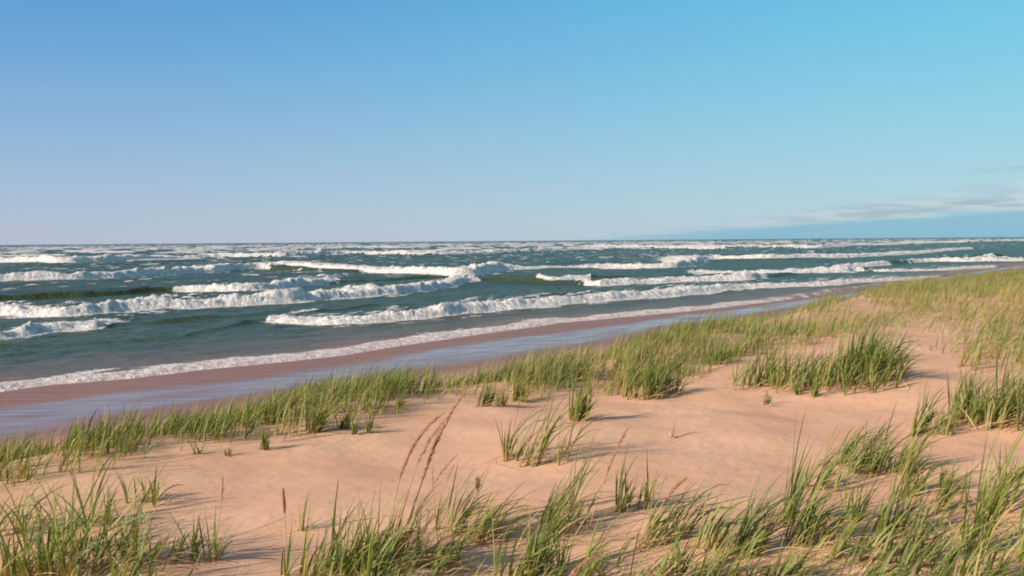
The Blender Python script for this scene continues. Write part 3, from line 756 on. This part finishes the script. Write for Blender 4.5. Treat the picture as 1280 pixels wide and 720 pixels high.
def ramp(fac, stops, interp='EASE'):
    r = N_('ShaderNodeValToRGB'); L_(fac, r.inputs[0]); e = r.color_ramp; e.interpolation = interp
    e.elements[0].position = stops[0][0]; e.elements[0].color = stops[0][1]
    e.elements[1].position = stops[-1][0]; e.elements[1].color = stops[-1][1]
    for p, c in stops[1:-1]:
        q = e.elements.new(p); q.color = c
    return r.outputs[0]
def mixc(f, a, b, blend='MIX'):
    x = N_('ShaderNodeMix', data_type='RGBA', blend_type=blend)
    for i, q in ((0, f), (6, a), (7, b)):
        if isinstance(q, bpy.types.NodeSocket): L_(q, x.inputs[i])
        else: x.inputs[i].default_value = q
    return x.outputs[2]
elev = Mm('MULTIPLY', Mm('ARCSINE', sx.outputs[2]), 180/math.pi)     # degrees
az = Mm('MULTIPLY', Mm('ARCTAN2', sx.outputs[0], sx.outputs[1]), 180/math.pi)
e01 = Mm('DIVIDE', Mm('MAXIMUM', elev, 0.0), 60.0, True)
lefts = ramp(e01, [(0, lin((181, 190, 212))), (2/60, lin((168, 189, 214))), (6/60, lin((140, 180, 217))), (10/60, lin((110, 166, 217))), (13.5/60, lin((88, 152, 213))), (30/60, lin((92, 128, 178))), (1, lin((100, 118, 145)))], 'LINEAR')
rights = ramp(e01, [(0, lin((176, 206, 218))), (2/60, lin((170, 208, 222))), (6/60, lin((146, 208, 226))), (10/60, lin((122, 204, 229))), (13.5/60, lin((104, 200, 230))), (30/60, lin((92, 145, 180))), (1, lin((100, 118, 145)))], 'LINEAR')
azf = N_('ShaderNodeMapRange'); azf.interpolation_type = 'SMOOTHSTEP'; L_(az, azf.inputs[0])
azf.inputs[1].default_value = -34; azf.inputs[2].default_value = 38
grad = mixc(azf.outputs[0], lefts, rights)
# low clouds lying over a clear blue strip to the right
vec = N_('ShaderNodeCombineXYZ'); L_(Mm('MULTIPLY', az, 0.09), vec.inputs[0]); L_(Mm('MULTIPLY', elev, 0.9), vec.inputs[1])
def wn(scale, det, off=0.0):
    n = N_('ShaderNodeTexNoise'); n.inputs['Scale'].default_value = scale; n.inputs['Detail'].default_value = det
    if off:
        v = N_('ShaderNodeVectorMath', operation='ADD'); L_(vec.outputs[0], v.inputs[0]); v.inputs[1].default_value = (off, off, 0); L_(v.outputs[0], n.inputs[0])
    else: L_(vec.outputs[0], n.inputs[0])
    return n.outputs[0]
def mr(v, a, b, c, d):
    x = N_('ShaderNodeMapRange'); x.interpolation_type = 'SMOOTHSTEP'
    for i, q in enumerate((v, a, b, c, d)):
        if isinstance(q, bpy.types.NodeSocket): L_(q, x.inputs[i])
        else: x.inputs[i].default_value = q
    return x.outputs[0]
# strip top rises from 0.3 deg at az 2 to 2 deg at az 30
top = Mm('MULTIPLY', Mm('MAXIMUM', Mm('SUBTRACT', az, 1.0), 0.0), 0.055)
top = Mm('ADD', top, Mm('MULTIPLY', Mm('SUBTRACT', wn(2.2, 4), .5), .7))
rel = Mm('SUBTRACT', elev, top)
strip = Mm('MULTIPLY', mr(rel, -.25, .12, 1, 0), mr(az, 0, 14, 0, 1))
grad = mixc(Mm('MULTIPLY', strip, .9), grad, lin((118, 180, 208)))
cl_h = mr(az, 8, 30, .25, 1.25)
cb = Mm('MULTIPLY', mr(rel, -.08, .15, 0, 1), Mm('SUBTRACT', 1.0, mr(Mm('DIVIDE', rel, cl_h), .4, 1.5, 0, 1)))
cb = Mm('MULTIPLY', Mm('MULTIPLY', cb, mr(az, 5, 22, 0, 1)), mr(wn(3.0, 5, 7.3), .3, .6, .35, 1))
ccol = mixc(mr(wn(4.0, 4, 3.1), .42, .62, 0, 1), lin((150, 180, 198)), lin((196, 203, 214)))
grad = mixc(Mm('MULTIPLY', cb, .95), grad, ccol)
c2 = Mm('MULTIPLY', Mm('MULTIPLY', mr(Mm('ABSOLUTE', Mm('SUBTRACT', elev, 3.45)), .05, .28, 1, 0), mr(az, 23, 28, 0, 1)), mr(wn(3.3, 4, 9.9), .3, .55, .2, 1))
grad = mixc(Mm('MULTIPLY', c2, .9), grad, lin((152, 186, 206)))
# the measured colours above are set against the picture; a share of the physical sky stays in
EXPO = 0.28
gsc = mixc(1.0, grad, (2**-EXPO,)*3+(1,), 'MULTIPLY')
nis = mixc(1.0, sky.outputs[0], (0.10, 0.10, 0.10, 1), 'MULTIPLY')
fin = mixc(0.10, gsc, nis)
L_(fin, bg.inputs[0]); bg.inputs[1].default_value = 1.0

# ------------------------------------------------------------------ render
scene.view_settings.view_transform = 'Standard'; scene.view_settings.look = 'None'
scene.view_settings.exposure = EXPO; scene.view_settings.gamma = 1
scene.render.engine = 'CYCLES'
scene.cycles.use_denoising = True
scene.cycles.max_bounces = 5; scene.cycles.transparent_max_bounces = 4
scene.cycles.caustics_reflective = False; scene.cycles.caustics_refractive = False
scene.cycles.filter_width = 1.9
